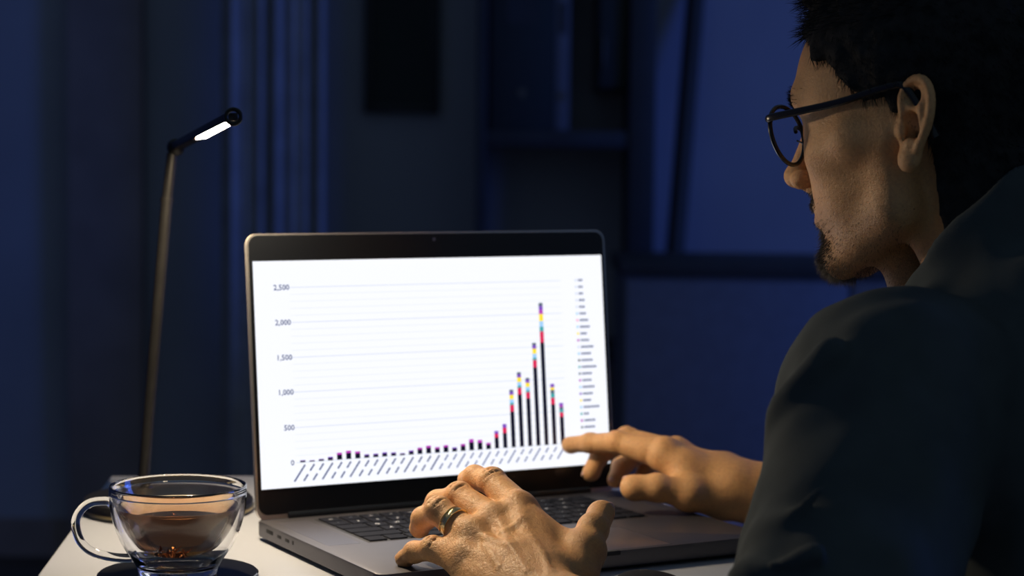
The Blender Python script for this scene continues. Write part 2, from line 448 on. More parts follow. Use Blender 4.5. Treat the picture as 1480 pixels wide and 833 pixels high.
# legend on the right: marker + dash of print
lt, lb_ = S(829, 406), S(837, 620); wl = [7, 7, 7, 9, 9, 10, 13, 15, 10, 13, 19, 15, 17, 22, 15, 14, 18, 15, 12, 24, 8, 17, 16]
mk = ['line', 'line', 'line', 'line', 'line', 'sky', 'pink', 'sky', 'yellow', 'magenta', 'line', 'sky', 'ink', 'teal', 'slate', 'magenta', 'sky', 'purple', 'yellow', 'sky', 'teal', 'magenta', 'slate']
for i in range(23):
    t = i/22; z = lt[1]+(lb_[1]-lt[1])*t; x = lt[0]
    rect(x, x+.0022, z-.0011, z+.0011, mk[i]); w = wl[i]*.00072; n = max(2, int(w/.0022))
    for k in range(n): rect(x+.0038+w*k/n, x+.0038+w*(k+.78)/n, z-.0010, z+.0010, 'label')
me = bpy.data.meshes.new('chart'); bm.to_mesh(me); bm.free()
for m_ in cmats: me.materials.append(m_)
disp = box('display', M['screen'], lid, SX0, SX1, -.0009, -.0004, SZ0, SZ1)
disp.parent = lid
ch = link('chart', me, None, disp)
for s, (px_, py_) in zip(('2,500', '2,000', '1,500', '1,000', '500', '0'), lab_px):
    x, z = S(px_, py_); t = bpy.data.objects.new('axis_label', text_mesh(s, .0066, cmats[cidx['label']])); COL.objects.link(t)
    t.parent = disp; t.location = (x, -.00104, z); t.rotation_euler = (math.pi/2, 0, 0)
bm = bmesh.new(); lathe(bm, [(0, 0), (.0016, 0), (.0016, .0003), (0, .0003)], 14); o = from_bm('webcam', bm, M['pad'], lid)
o.location = (0, -.0003, .2345); o.rotation_euler = (math.pi/2, 0, 0)

# ================================================================== DESK LAMP
LB = at(243, 747, 1.80); lb = empty('desk_lamp', (LB[0], 1.80, DZ)); prop(lb, 'slim black desk lamp with glowing warm LED bar on round base', 'lamp')
lo = np.array((LB[0], 1.80, DZ))
bm = bmesh.new(); lathe(bm, [(0, 0), (.075, 0), (.077, .0012), (.0775, .003), (.077, .010), (.075, .0125), (.03, .0145), (0, .015)], 72)
from_bm('base', bm, M['black_metal'], lb, True)
bm = bmesh.new(); lathe(bm, [(.0772, .0030), (.0782, .0034), (.0782, .0052), (.0772, .0056)], 72, True); from_bm('base_rim', bm, M['brass'], lb, True)
p0 = at(205, 742, 1.80)-lo; p0[2] = .012; p1 = at(236, 330, 1.80)-lo; p2 = at(241, 288, 1.80)-lo; p3 = at(249, 222, 1.80)-lo
bm = bmesh.new(); tube(bm, [tuple(p0+(p2-p0)*k/8) for k in range(9)], .0054, 18); from_bm('pole', bm, M['black_metal'], lb, True)
bm = bmesh.new(); tube(bm, [tuple(p2), tuple(p3)], .0050, 18); from_bm('neck', bm, M['black_metal'], lb, True)
bm = bmesh.new(); tube(bm, [tuple(p2-(p2-p0)*.012), tuple(p2+(p2-p0)*.004)], .0060, 18); from_bm('pole_collar', bm, M['black_metal'], lb, True)
bm = bmesh.new(); tube(bm, [tuple(p0-np.array((0, 0, .001))), tuple(p0+(p2-p0)*.03)], [.011, .008], 20); from_bm('pole_socket', bm, M['black_metal'], lb, True)
J = at(254, 213, 1.80)-lo
bm = bmesh.new(); ball(bm, J, .0082); from_bm('joint', bm, M['black_metal'], lb, True)
E_ = at(335, 170, 1.622)-lo
dB = (E_-J); LB_ = np.linalg.norm(dB); dB /= LB_
nB = np.array((.28, -.50, -.82)); nB -= dB*np.dot(nB, dB); nB /= np.linalg.norm(nB); sB = np.cross(nB, dB)
def bar_part(name, m, s0, s1, w, n0, n1, bev=.001):
    bm = bmesh.new(); add_box(bm, s0, s1, -w/2, w/2, n0, n1, bev)
    for v in bm.verts: v.co = Vector(tuple(J+dB*v.co.x+sB*v.co.y+nB*v.co.z))
    return from_bm(name, bm, m, lb, True)
bar_part('head_bar', M['black_metal'], .004, LB_, .0112, -.004, .003)
bar_part('led_strip', M['led'], LB_*.47, LB_*.95, .0085, .0025, .0038, .0005)
tip = J+dB*(LB_+.005)
bm = bmesh.new(); tube(bm, [tuple(tip+np.array((math.cos(2*math.pi*k/24), 0, math.sin(2*math.pi*k/24)))*.0060) for k in range(24)], .0018, 8, closed=True)
from_bm('end_ring', bm, M['black_metal'], lb, True)

# ================================================================== TEA CUP
CX = at(257.5, 706, 1.518)
zs = DZ
cup_loc = (CX[0], 1.518, DZ+.0025)
sau = empty('saucer', (CX[0], 1.518, DZ)); prop(sau, 'round black glazed saucer under the glass tea cup', 'saucer')
bm = bmesh.new(); lathe(bm, [(0, .0), (.044, 0), (.046, .0006), (.054, .0012), (.060, .0022), (.0612, .0030), (.0605, .0036), (.050, .0030), (.036, .0026), (0, .0026)], 72)
from_bm('dish', bm, M['saucer'], sau, True)
bm = bmesh.new(); lathe(bm, [(.0596, .0032), (.0606, .0040), (.0616, .0034), (.0606, .0026)], 72, True); from_bm('rim', bm, M['saucer'], sau, True)
cup = empty('tea_cup', cup_loc); prop(cup, 'double walled clear glass cup of amber tea beside the laptop', 'cup')
def spl(pts, sub=6): return [(max(0, p[0]), p[1]) for p in smooth_path([(r, z) for r, z in pts], sub)]
outer = [(0, .0012), (.020, .0008), (.0285, 0), (.0302, .0012)]+spl([(.0308, .005), (.0350, .0125), (.0415, .022), (.0470, .034), (.0508, .047), (.0523, .059), (.0524, .0685)])
rim = [(.0521, .0695), (.0515, .0698), (.0509, .0694)]
inner = spl([(.0505, .067), (.0478, .056), (.0438, .0455), (.0375, .033), (.0285, .0225), (.016, .0172), (0, .0160)])
bm = bmesh.new(); lathe(bm, outer+rim+inner, 96)
# sealed air gap between the two walls
gap = spl([(.0513, .0632), (.0511, .058), (.0494, .0470), (.0455, .034), (.0398, .022), (.0332, .0135), (.027, .0080), (.012, .0065)])
gap2 = spl([(.0, .0143), (.0165, .0155), (.0295, .0210), (.0388, .0322), (.0450, .0450), (.0489, .056), (.0505, .0632)])
bm2 = bmesh.new(); lathe(bm2, [(0, .0064)]+gap[::-1]+[(.0512, .0640), (.0508, .0642)]+gap2[::-1], 96)
bmesh.ops.recalc_face_normals(bm, faces=bm.faces[:])
bmesh.ops.recalc_face_normals(bm2, faces=bm2.faces[:]); bmesh.ops.reverse_faces(bm2, faces=bm2.faces[:])
mt_ = bpy.data.meshes.new('cavity'); bm2.to_mesh(mt_); bm2.free(); bm.from_mesh(mt_); bpy.data.meshes.remove(mt_)
me = bpy.data.meshes.new('glass_body'); bm.to_mesh(me); bm.free()
# the cavity shell must face into the cavity
g = link('glass_body', me, M['glass'], cup, True)
# handle
hp = [(-.0500, .0, .0545), (-.0560, 0, .0562), (-.0680, 0, .0545), (-.0765, 0, .0470), (-.0790, 0, .0370), (-.0750, 0, .0240), (-.0650, 0, .0160), (-.0500, 0, .0125), (-.0385, 0, .0120), (-.0330, 0, .0125)]
bm = bmesh.new(); pth = smooth_path(hp, 6); rr = [.0035+.0016*max(0, 1-min(i, len(pth)-1-i)/4) for i in range(len(pth))]
tube(bm, [tuple(p) for p in pth], rr, 16); from_bm('handle', bm, M['glass'], cup, True)
# tea
lv = .0530
prof = [(r+.0003 if r > .0003 else 0, z-.0003) for r, z in inner if z < lv-.001]
bm = bmesh.new(); lathe(bm, [(0, lv), (.0445, lv), (.0466, lv+.0005)]+prof, 96); tea = from_bm('tea', bm, M['tea'], cup, True)
for k in range(14):
    a = random.uniform(0, 6.28); r = random.uniform(.002, .015); a2 = random.uniform(0, 6.28); L_ = random.uniform(.006, .011)
    z0 = .0182+max(0, r-.009)*.35
    p = [(r*math.cos(a)+L_*(t-.5)*math.cos(a2)+.0012*math.sin(6*t+k), r*math.sin(a)+L_*(t-.5)*math.sin(a2), z0+.0005+.007*random.uniform(.2, 1)*t*t) for t in (0, .25, .5, .75, 1)]
    bm = bmesh.new(); tube(bm, p, [.0004, .0011, .0013, .001, .0003], 6, squash=.5); from_bm('tea_leaf', bm, M['leaf'], cup, True)

# ================================================================== MOUSE (only its crown shows above the frame edge)
MP = at(943, 846, 1.476)
ms = empty('computer_mouse', (MP[0], 1.476, DZ), .25); prop(ms, 'dark rounded computer mouse on the desk in front of the laptop', 'mouse')
bm = bmesh.new(); ball(bm, (0, 0, 0), 1, (.026, .042, .0072), 36, 24)
for v in bm.verts:
    v.co.z += .0076
    if v.co.z < .003: v.co.z = .0012
from_bm('shell', bm, M['mouse'], ms, True)
bm = bmesh.new(); tube(bm, [(-.003, .022, .0105), (.003, .022, .0105)], .0038, 18); from_bm('scroll_wheel', bm, M['rubber'], ms, True)
box('skate_pad', M['rubber'], ms, -.012, .012, -.02, .02, 0, .0022)

# ================================================================== PERSON
# implicit surface: smooth unions of round cones and ellipsoids, meshed with surface nets
def rcone(a, b, ra, rb):
    a = np.array(a, float); b = np.array(b, float); ab = b-a; L2 = max(ab@ab, 1e-12)
    def f(P):
        ap = P-a; t = np.clip(ap@ab/L2, 0, 1); q = ap-t[:, None]*ab
        return np.sqrt((q*q).sum(1))-(ra+(rb-ra)*t)
    return f
def ell(c, rad, R=None):
    c = np.array(c, float); rad = np.array(rad, float); R = np.eye(3) if R is None else np.array(R)   # columns = axes
    def f(P):
        q = (P-c)@R; k0 = np.sqrt(((q/rad)**2).sum(1)); k1 = np.sqrt(((q/(rad*rad))**2).sum(1))
        return k0*(k0-1)/np.maximum(k1, 1e-9)
    return f
def plane(n, p):
    n = np.array(n, float); n /= np.linalg.norm(n); p = np.array(p, float)
    return lambda P: (P-p)@n
def smin(a, b, k):
    h = np.clip(.5+.5*(b-a)/k, 0, 1); return b+(a-b)*h-k*h*(1-h)
def smax(a, b, k): return -smin(-a, -b, k)

class Field:
    """ordered groups; a group is a list of (op, f, k); groups joined with smooth union of width kg (number or function)"""
    def __init__(s): s.groups = []
    def group(s, kg=.006): g = {'k': kg, 'it': []}; s.groups.append(g); return g['it']
    def eval(s, P, mask=None):
        out = np.full(len(P), 1.0)
        for gi, g in enumerate(s.groups):
            d = None
            for ii, (op, f, k) in enumerate(g['it']):
                if mask is not None and not mask[gi][ii]: continue
                v = f(P)
                if op == '+': d = v if d is None else smin(d, v, k)
                elif d is not None:
                    d = smax(d, -v, k) if op == '-' else smax(d, v, k)
            if d is None: continue
            kg = g['k'](P) if callable(g['k']) else g['k']
            out = smin(out, d, kg)
        return out

def surface_nets(F, lo, hi, vox, B=16):
    lo = np.array(lo); hi = np.array(hi); n = np.ceil((hi-lo)/(vox*B)).astype(int); bs = vox*B
    gx = np.stack(np.meshgrid(*[np.arange(k) for k in n], indexing='ij'), -1).reshape(-1, 3)
    C = lo+(gx+.5)*bs; R = bs*.5*math.sqrt(3)+vox*2
    full = F.eval(C); act = np.abs(full) < R*1.5+.006
    gx = gx[act]; C = C[act]
    masks = [[f(C) for (op, f, k) in g['it']] for g in F.groups]
    N = n*B+2
    loc = np.stack(np.meshgrid(*[np.arange(B+2)]*3, indexing='ij'), -1).reshape(-1, 3)
    V, ID, Q = [], [], []
    D = B+2
    for bi in range(len(gx)):
        mask = [[(masks[gi][ii][bi] < R*1.9+it[2]*1.5+.006) for ii, it in enumerate(g['it'])] for gi, g in enumerate(F.groups)]
        for gi, g in enumerate(F.groups):
            for ii, it in enumerate(g['it']):
                if it[0] == '&': mask[gi][ii] = True
        gl = gx[bi]*B+loc; P = lo+gl*vox
        d = F.eval(P, mask).reshape(D, D, D)
        if d.min() > 0 or d.max() < 0: continue
        s = d < 0
        acc = np.zeros((B+1, B+1, B+1, 3)); cnt = np.zeros((B+1,)*3)
        for ax in range(3):
            a1, a2 = [k for k in range(3) if k != ax]
            for o1 in (0, 1):
                for o2 in (0, 1):
                    sl0 = [slice(0, B+1)]*3; sl1 = [slice(0, B+1)]*3
                    sl0[a1] = slice(o1, B+1+o1); sl0[a2] = slice(o2, B+1+o2); sl1[a1] = sl0[a1]; sl1[a2] = sl0[a2]; sl1[ax] = slice(1, B+2)
                    A, Bv = d[tuple(sl0)], d[tuple(sl1)]; cr = (A < 0) != (Bv < 0)
                    t = np.where(cr, A/np.where(cr, A-Bv, 1), 0)
                    acc[..., ax] += np.where(cr, t, 0); acc[..., a1] += cr*o1; acc[..., a2] += cr*o2; cnt += cr
        ce = np.argwhere(cnt > 0)
        if len(ce) == 0: continue
        pos = acc[tuple(ce.T)]/cnt[tuple(ce.T)][:, None]+ce
        gc = gx[bi]*B+ce
        V.append(lo+(gx[bi]*B+pos)*vox); ID.append((gc[:, 0]*N[1]+gc[:, 1])*N[2]+gc[:, 2])
        for ax in range(3):
            a1, a2 = (ax+1) % 3, (ax+2) % 3
            i0 = [slice(1, B+1)]*3; i1 = [slice(1, B+1)]*3; i1[ax] = slice(2, B+2)
            # edge owned by lattice points 1..B on the two cross axes and 1..B on the axis
            A, Bv = s[tuple(i0)], s[tuple(i1)]
            e = np.argwhere(A != Bv)
            if len(e) == 0: continue
            fl = A[tuple(e.T)]; e = e+1+gx[bi]*B
            def cid(o1, o2):
                c = e.copy(); c[:, a1] -= o1; c[:, a2] -= o2
                return (c[:, 0]*N[1]+c[:, 1])*N[2]+c[:, 2]
            q = np.stack([cid(1, 1), cid(0, 1), cid(0, 0), cid(1, 0)], 1)
            q[~fl] = q[~fl][:, ::-1]; Q.append(q)
    V = np.concatenate(V); ID = np.concatenate(ID); Q = np.concatenate(Q)
    uid, first = np.unique(ID, return_index=True); V = V[first]
    ix = np.searchsorted(uid, Q); ix = np.clip(ix, 0, len(uid)-1)
    ok = (uid[ix] == Q).all(1)
    return V, ix[ok]

def np_mesh(name, V, Q, m, parent, smooth=True):
    me = bpy.data.meshes.new(name)
    me.vertices.add(len(V)); me.vertices.foreach_set('co', V.astype(np.float32).ravel())
    k = Q.shape[1]
    me.loops.add(Q.size); me.loops.foreach_set('vertex_index', Q.astype(np.int32).ravel())
    me.polygons.add(len(Q)); me.polygons.foreach_set('loop_start', np.arange(0, Q.size, k, dtype=np.int32))
    me.polygons.foreach_set('loop_total', np.full(len(Q), k, dtype=np.int32))
    me.update(calc_edges=True); me.validate()
    return link(name, me, m, parent, smooth)

def relax(V, Q, it=2, lam=.5):
    E = np.concatenate([Q[:, [0, 1]], Q[:, [1, 2]], Q[:, [2, 3]], Q[:, [3, 0]]]); E = np.concatenate([E, E[:, ::-1]])
    cnt = np.bincount(E[:, 0], minlength=len(V))[:, None]
    for _ in range(it):
        s_ = np.stack([np.bincount(E[:, 0], weights=V[E[:, 1], k], minlength=len(V)) for k in range(3)], 1)
        V = V+lam*(s_/np.maximum(cnt, 1)-V)
    return V
def vnormals(V, Q):
    n = np.cross(V[Q[:, 2]]-V[Q[:, 0]], V[Q[:, 3]]-V[Q[:, 1]]); out = np.zeros_like(V)
    for k in range(4):
        for c in range(3): out[:, c] += np.bincount(Q[:, k], weights=n[:, c], minlength=len(V))
    return out/np.maximum(np.linalg.norm(out, axis=1, keepdims=True), 1e-12)

def vnoise(P, sc, seed=0):
    """cheap smooth 3-D value noise, -1..1"""
    q = P*sc+seed*17.3; i = np.floor(q).astype(np.int64); f = q-i; f = f*f*(3-2*f); r = 0
    for dx in (0, 1):
        for dy in (0, 1):
            for dz in (0, 1):
                h = ((i[:, 0]+dx)*73856093) ^ ((i[:, 1]+dy)*19349663) ^ ((i[:, 2]+dz)*83492791); h = (h*2654435761) & 0xffff
                r = r+(h/32767.5-1)*(f[:, 0] if dx else 1-f[:, 0])*(f[:, 1] if dy else 1-f[:, 1])*(f[:, 2] if dz else 1-f[:, 2])
    return r

# ---- head frame: local mm, x forward, y to the person's left, z up, origin midway between the ears
HY, HP, HS = math.radians(36), math.radians(8), .955
hf = np.array((-math.cos(HY)*math.cos(HP), math.sin(HY)*math.cos(HP), -math.sin(HP)))
hl = np.array((-math.sin(HY), -math.cos(HY), 0.0)); hu = np.cross(hf, hl)
EARL = at(1322, 178, 1.365)
HO = EARL-(hf*(-22)+hl*83)*.001*HS
HR = np.stack([hf, hl, hu], 1)
def hw(x, y, z): return HO+(hf*x+hl*y+hu*z)*.001*HS
def to_head(P): return ((P-HO)@HR)*1000/HS

F = Field()
def E3(c, r, rot=None): return ell(hw(*c), np.array(r)*.001*HS, HR if rot is None else HR@rot)
def K3(a, b, ra, rb): return rcone(hw(*a), hw(*b), ra*.001*HS, rb*.001*HS)
def both(fn):
    for s_ in (1, -1): fn(s_)
H_ = F.group(.012)
ad = lambda op, f, k: H_.append((op, f, k*.001))
ad('+', E3((0, 0, 44), (100, 76, 84)), 1)
ad('+', E3((44, 0, 20), (58, 64, 72)), 20)
ad('+', E3((46, 0, -30), (51, 60, 66)), 22)
both(lambda s_: ad('+', K3((8, s_*56, -18), (12, s_*54, -58), 13, 12), 28))
both(lambda s_: ad('+', K3((12, s_*53, -60), (78, s_*18, -92), 14, 13), 16))
ad('+', E3((84, 0, -88), (17, 22, 16)), 14)
def zygoma(s_): (ad('+', K3((69, s_*46, -12), (38, s_*63, -3), 12, 10), 16), ad('+', K3((38, s_*63, -3), (4, s_*66, -3), 10, 9), 16))
both(zygoma)
both(lambda s_: ad('+', K3((98, s_*10, 35), (84, s_*42, 37), 8, 9), 12))
ad('+', E3((77, 0, -50), (23, 30, 27)), 14)
both(lambda s_: ad('-', E3((104, s_*34, 12), (18, 20, 13)), 9))
both(lambda s_: ad('+', E3((77, s_*32, 12), (13.0, 13, 12.5)), 3))
both(lambda s_: ad('+', K3((89.0, s_*24, 16.5), (82, s_*44, 15), 2.6, 2.4), 3))
both(lambda s_: ad('+', K3((88.0, s_*24, 6.0), (82, s_*43, 7.5), 2.2, 2.0), 3))
ad('+', K3((97, 0, 22), (118, 0, -20), 6, 9), 9)
ad('+', E3((120, 0, -21), (9.5, 10, 8.5)), 6)
both(lambda s_: ad('+', E3((109, s_*12, -25), (10, 7, 8)), 4))
ad('+', K3((112, 0, -30), (101, 0, -38), 4, 5), 5)
both(lambda s_: ad('-', E3((112, s_*7.5, -33.5), (6.5, 3.4, 4)), 2))
both(lambda s_: ad('-', K3((104, s_*19, -30), (96, s_*29, -50), 1.6, 1.6), 7))
ad('+', K3((99, -9, -46.5), (99, 9, -46.5), 4.6, 4.6), 5); both(lambda s_: ad('+', K3((99, s_*9, -46.5), (90, s_*24, -52), 4.2, 2), 5))
ad('+', K3((97, -9, -59), (97, 9, -59), 5.2, 5.2), 5); both(lambda s_: ad('+', K3((97, s_*9, -59), (89, s_*23, -54), 4.4, 2), 5))
both(lambda s_: ad('-', K3((106, 0, -53), (89, s_*26, -53), 1.0, 1.0), 3))
# ear (both sides)
def ear(s_):
    g = F.group(.004); a = lambda op, f, k: g.append((op, f, k*.001))
    def e(u, w, o): return (-14-.9*u-.12*w, s_*(77+o+.36*u), 1+.92*w)      # u backwards, w up, o outwards
    ca, sa = math.cos(.42), math.sin(.42)
    rot = np.array(((1, 0, 0), (0, ca, 0), (0, 0, 1)))
    # ear blade: flattened lobes along the blade plane
    ax_u = np.array((-1, s_*.40, 0)); ax_u /= np.linalg.norm(ax_u); ax_w = np.array((-.10, 0, 1.0)); ax_w -= ax_u*(ax_w@ax_u); ax_w /= np.linalg.norm(ax_w)
    ax_n = np.cross(ax_u, ax_w); RR = np.stack([ax_u, ax_w, ax_n], 1)
    a('+', E3(e(9, 9, 0), (17, 23, 3.6), RR), 1)
    a('+', E3(e(4, -17, 0), (11, 16, 3.8), RR), 6)
    a('+', E3(e(2, -28, .5), (8, 8, 4), RR), 6)
    a('+', K3(e(-8, 0, -8), e(10, 2, -7), 10, 7), 5)
    hx = [(-3, 5), (-5, 13), (-5, 22), (0, 29.5), (8, 33), (17, 31), (23, 24), (25.5, 14), (24.5, 4), (21, -6), (16, -15), (12, -22)]
    hx = [(p[0], p[1]) for p in smooth_path(hx, 2)]
    for p, q in zip(hx, hx[1:]): a('+', K3(e(p[0], p[1], 2.0), e(q[0], q[1], 2.0), 3.1, 3.1), 1.6)
    an = [(9, 20), (14, 14), (16, 6), (14.5, -4), (10, -13), (4, -18)]
    an = [(p[0], p[1]) for p in smooth_path(an, 2)]
    for p, q in zip(an, an[1:]): a('+', K3(e(p[0], p[1], 1.6), e(q[0], q[1], 1.6), 2.8, 2.8), 2)
    a('-', E3(e(4.5, -3, 5), (9.0, 11.5, 10.5), RR), 2)
    a('-', E3(e(6, 20, 5.5), (8.0, 8.0, 8.0), RR), 2)
    a('-', E3(e(-1, -9, 2), (4, 6, 9), RR), 2.5)
    a('+', E3(e(-5, -6, 2.5), (4.2, 6, 3.4), RR), 2.5)
    a('+', E3(e(4, -16, 2.5), (5.5, 4.2, 3.2), RR), 2.5)
    a('+', E3(e(1, -29, 2), (7, 7.5, 4.6), RR), 4)
ear(1); ear(-1)

# ---- trunk and arms (metres, world)
LSH = at(1292, 582, 1.30); LEL = at(1150, 1085, 1.13); LWR = at(775, 864, 1.392)
NB = HO+hf*(-.062)+np.array((0.012, -.010, -.150))                 # neck base
tf = np.array((-math.cos(.55), math.sin(.55), 0)); tl = np.array((-tf[1], tf[0], 0))
RSH = LSH-tl*.37+np.array((0, 0, .012)); REL = np.array((.455, 1.715, .800)); RWR = at(1088, 714, 1.745)
PEL = np.array((.50, 1.33, .50)); CH = (LSH+RSH)/2-tf*.03
nk = F.group(.012)
nk.append(('+', rcone(hw(-30, 0, -30), NB, .048, .050), .01))
nk.append(('+', K3((8, 34, -60), (-22, 20, -150), 13, 14), .012)); nk.append(('+', K3((8, -34, -60), (-22, -20, -150), 13, 14), .012))
nk.append(('+', K3((38, 0, -88), (24, 0, -140), 18, 20), .015))
tr = F.group(.03)
tr.append(('+', ell((CH+PEL)/2, (.115, .155, .27), np.stack([tf, tl, (0, 0, 1)], 1)), .02))
tr.append(('+', rcone(NB, LSH+tl*-.03, .040, .046), .02)); tr.append(('+', rcone(NB, RSH+tl*.03, .040, .046), .02))
for SHp, ELp, WRp in ((LSH, LEL, LWR), (RSH, REL, RWR)):
    g = F.group(.015)
    g.append(('+', rcone(SHp, ELp, .052, .040), .02))
    mid = ELp+(WRp-ELp)*.35
    g.append(('+', rcone(ELp, mid, .040, .040), .02)); g.append(('+', rcone(mid, WRp, .039, .0255), .03))

# ---- hands
nails = []
def hand(J, rad, wr, palm_k, dorsal, thumb_dir, tendons=True):
    bumps = True
    """J: finger -> list of points (MCP, PIP, DIP, TIP); thumb: (CMC, MCP, IP, TIP)"""
    pc = (J['middle'][0]+wr)/2
    fwd = J['middle'][0]-wr; fwd /= np.linalg.norm(fwd)
    lim = np.mean([J[k][0]@fwd for k in ('index', 'middle', 'ring', 'pinky')])
    def kf(P):
        t = np.clip(((P@fwd)-lim-.000)/.020, 0, 1); t = t*t*(3-2*t); return .011*(1-t)+.0014*t
    g = F.group(.012)
    g.append(('+', rcone(wr, wr+fwd*.03, .024, .024), .01))
    bas = {'index': .30, 'middle': .08, 'ring': -.14, 'pinky': -.34}
    lat = J['index'][0]-J['pinky'][0]; lat -= fwd*(lat@fwd); lw = np.linalg.norm(lat); lat /= lw
    for k in ('index', 'middle', 'ring', 'pinky'):
        b0 = wr+fwd*.018+lat*(bas[k]*.055)
        g.append(('+', rcone(b0, J[k][0]-dorsal*.003, .0165, .0125 if k != 'pinky' else .0110), .012))
    g.append(('+', rcone(wr+fwd*.018-lat*.016-dorsal*.006, J['pinky'][0]-fwd*.012-dorsal*.006, .0175, .012), .012))
    T_ = J['thumb']; g.append(('+', rcone(wr+fwd*.015+lat*.014-dorsal*.004, T_[0], .018, .0165), .014))
    g.append(('+', rcone(T_[0], T_[1], .0165, .0135), .010))
    g.append(('+', rcone(T_[1]*.8+T_[2]*.2-dorsal*.003, J['index'][0]-fwd*.022-dorsal*.004, .0080, .010), .020))
    for k in ('index', 'middle', 'ring', 'pinky', 'thumb'):
        P_ = J[k]; r = rad[k]; g = F.group(kf if k != 'thumb' else (lambda P: np.full(len(P), .004)))
        for i in range(3): g.append(('+', rcone(P_[i], P_[i+1], r[i], r[i+1]), .0035))
        ax = P_[3]-P_[2]; ax /= np.linalg.norm(ax)
        dsl = dorsal if k != 'thumb' else thumb_dir
        pd = dsl-ax*(dsl@ax); pd /= np.linalg.norm(pd)
        if k != 'thumb':
            m_ = (P_[0]+P_[1])/2-dorsal*.002
            g.append(('+', rcone(P_[0]+(P_[1]-P_[0])*.35-dorsal*.0015, P_[0]+(P_[1]-P_[0])*.7-dorsal*.0015, r[0]*.98, r[1]*.99), .004))
        if bumps:
            for i, am in ((1, .20), (2, .13)):
                if k == 'thumb' and i == 2: pass
                g.append(('+', ell(P_[i]+dorsal*r[i]*am, np.full(3, r[i]*.90)), .005))
            if k != 'thumb':                                   # skin creases over the middle joint
                fx = P_[1]-P_[0]; fx /= np.linalg.norm(fx); sx_ = np.cross(fx, dorsal); sx_ /= np.linalg.norm(sx_); top = P_[1]+dorsal*r[1]*1.13
                for q in (-.0032, .0028):
                    cc = top+fx*q-dorsal*abs(q)*.10
                    g.append(('-', rcone(cc-sx_*r[1]*.55-dorsal*.0016, cc, .0006, .0008), .0010)); g.append(('-', rcone(cc, cc+sx_*r[1]*.55-dorsal*.0016, .0008, .0006), .0010))
            g.append(('+', ell(P_[3]-pd*r[3]*.18-ax*.002, np.full(3, r[3]*.98)), .003))
        nails.append((k, P_[2], P_[3], pd, ax, r[3]))
    if bumps:
        g = F.group(.009)
        for k in ('index', 'middle', 'ring', 'pinky'):
            g.append(('+', ell(J[k][0]+dorsal*.0036-fwd*.001, np.full(3, .0098 if k != 'pinky' else .0086)), .006))
    if tendons:
        for k in ('index', 'middle', 'ring', 'pinky'):
            g = F.group(.0065); b0 = wr+fwd*.022+lat*(bas[k]*.03)
            a0 = J[k][0]+dorsal*.0098; a1 = b0+dorsal*.0155
            g.append(('+', rcone(a0, a1, .0026, .0022), .002))
    return fwd, lat

Ppx = lambda L: [at(*p) for p in L]
JL = {'index': Ppx([(750, 735, 1.478), (712, 697, 1.512), (686, 691, 1.532), (675, 693, 1.546)]),
      'middle': Ppx([(713, 752, 1.472), (664, 718, 1.507), (633, 727, 1.522), (620, 741, 1.529)]),
      'ring': Ppx([(684, 776, 1.458), (634, 739, 1.482), (612, 751, 1.501), (605, 764, 1.510)]),
      'pinky': Ppx([(672, 808, 1.445), (626, 794, 1.466), (599, 799, 1.482), (583, 808, 1.492)]),
      'thumb': Ppx([(828, 842, 1.412), (845, 798, 1.432), (857, 766, 1.452), (870, 742, 1.472)])}
RL = {'index': (.0115, .0102, .0088, .0076), 'middle': (.0115, .0102, .0088, .0076), 'ring': (.0112, .0100, .0086, .0073),
      'pinky': (.0102, .0088, .0075, .0064), 'thumb': (.0150, .0122, .0112, .0098)}
dl = np.array((-.16, -.50, .85)); dl /= np.linalg.norm(dl)
fwdL, latL = hand(JL, RL, LWR, .01, dl, np.array((.8, .2, .5)))
# veins across the back of the left hand
def surf(px, py, lo_=1.32, hi_=1.60, n=280):
    Ys = np.linspace(lo_, hi_, n); P = np.array([at(px, py, y) for y in Ys]); d = F.eval(P); k = np.argmax(d < 0)
    return P[k]
veins = [[surf(*p) for p in v] for v in (((727, 770), (738, 789), (750, 806), (762, 826)), ((727, 770), (742, 763), (753, 750)), ((700, 788), (711, 800), (722, 820)), ((768, 776), (784, 800), (796, 828)), ((738, 789), (716, 782), (702, 775)))]
for v in veins:
    g = F.group(.0048); v = smooth_path(v, 3)
    for p, q in zip(v, v[1:]): g.append(('+', rcone(p-dl*.0008, q-dl*.0008, .0012, .0012), .001))
JR = {'index': Ppx([(958, 655, 1.755), (893, 640, 1.776), (853, 641, 1.795), (823, 643, 1.809)]),
      'middle': Ppx([(975, 655, 1.780), (906, 634, 1.806), (868, 657, 1.806), (853, 684, 1.800)]),
      'ring': Ppx([(985, 662, 1.800), (926, 654, 1.830), (898, 676, 1.824), (889, 694, 1.815)]),
      'pinky': Ppx([(1000, 674, 1.815), (952, 664, 1.842), (934, 678, 1.838), (926, 690, 1.832)]),
      'thumb': Ppx([(1045, 722, 1.735), (1000, 714, 1.724), (950, 706, 1.720), (914, 704, 1.722)])}
RRd = {'index': (.0120, .0098, .0084, .0072), 'middle': (.0118, .0098, .0086, .0076), 'ring': (.0112, .0094, .0084, .0074),
       'pinky': (.0102, .0084, .0074, .0064), 'thumb': (.0160, .0130, .0118, .0108)}
dr = np.array((.18, .30, .93)); dr /= np.linalg.norm(dr)
hand(JR, RRd, RWR, .01, dr, np.array((-.1, .5, .8)))

person = empty('person', (PEL[0], PEL[1], 0)); PO = np.array((PEL[0], PEL[1], 0.0))
prop(person, 'bearded person in dark shirt and glasses pointing at the laptop screen', 'person')

VOX = .0013
allp = np.concatenate([np.array(v) for v in JL.values()]+[np.array(v) for v in JR.values()]+[np.array([LSH, LEL, RSH, REL, PEL, HO])])
BV, BQ = surface_nets(F, (-.13, 1.02, .44), (.68, 2.0, 1.26), VOX)
BV = relax(BV, BQ, 2, .5)
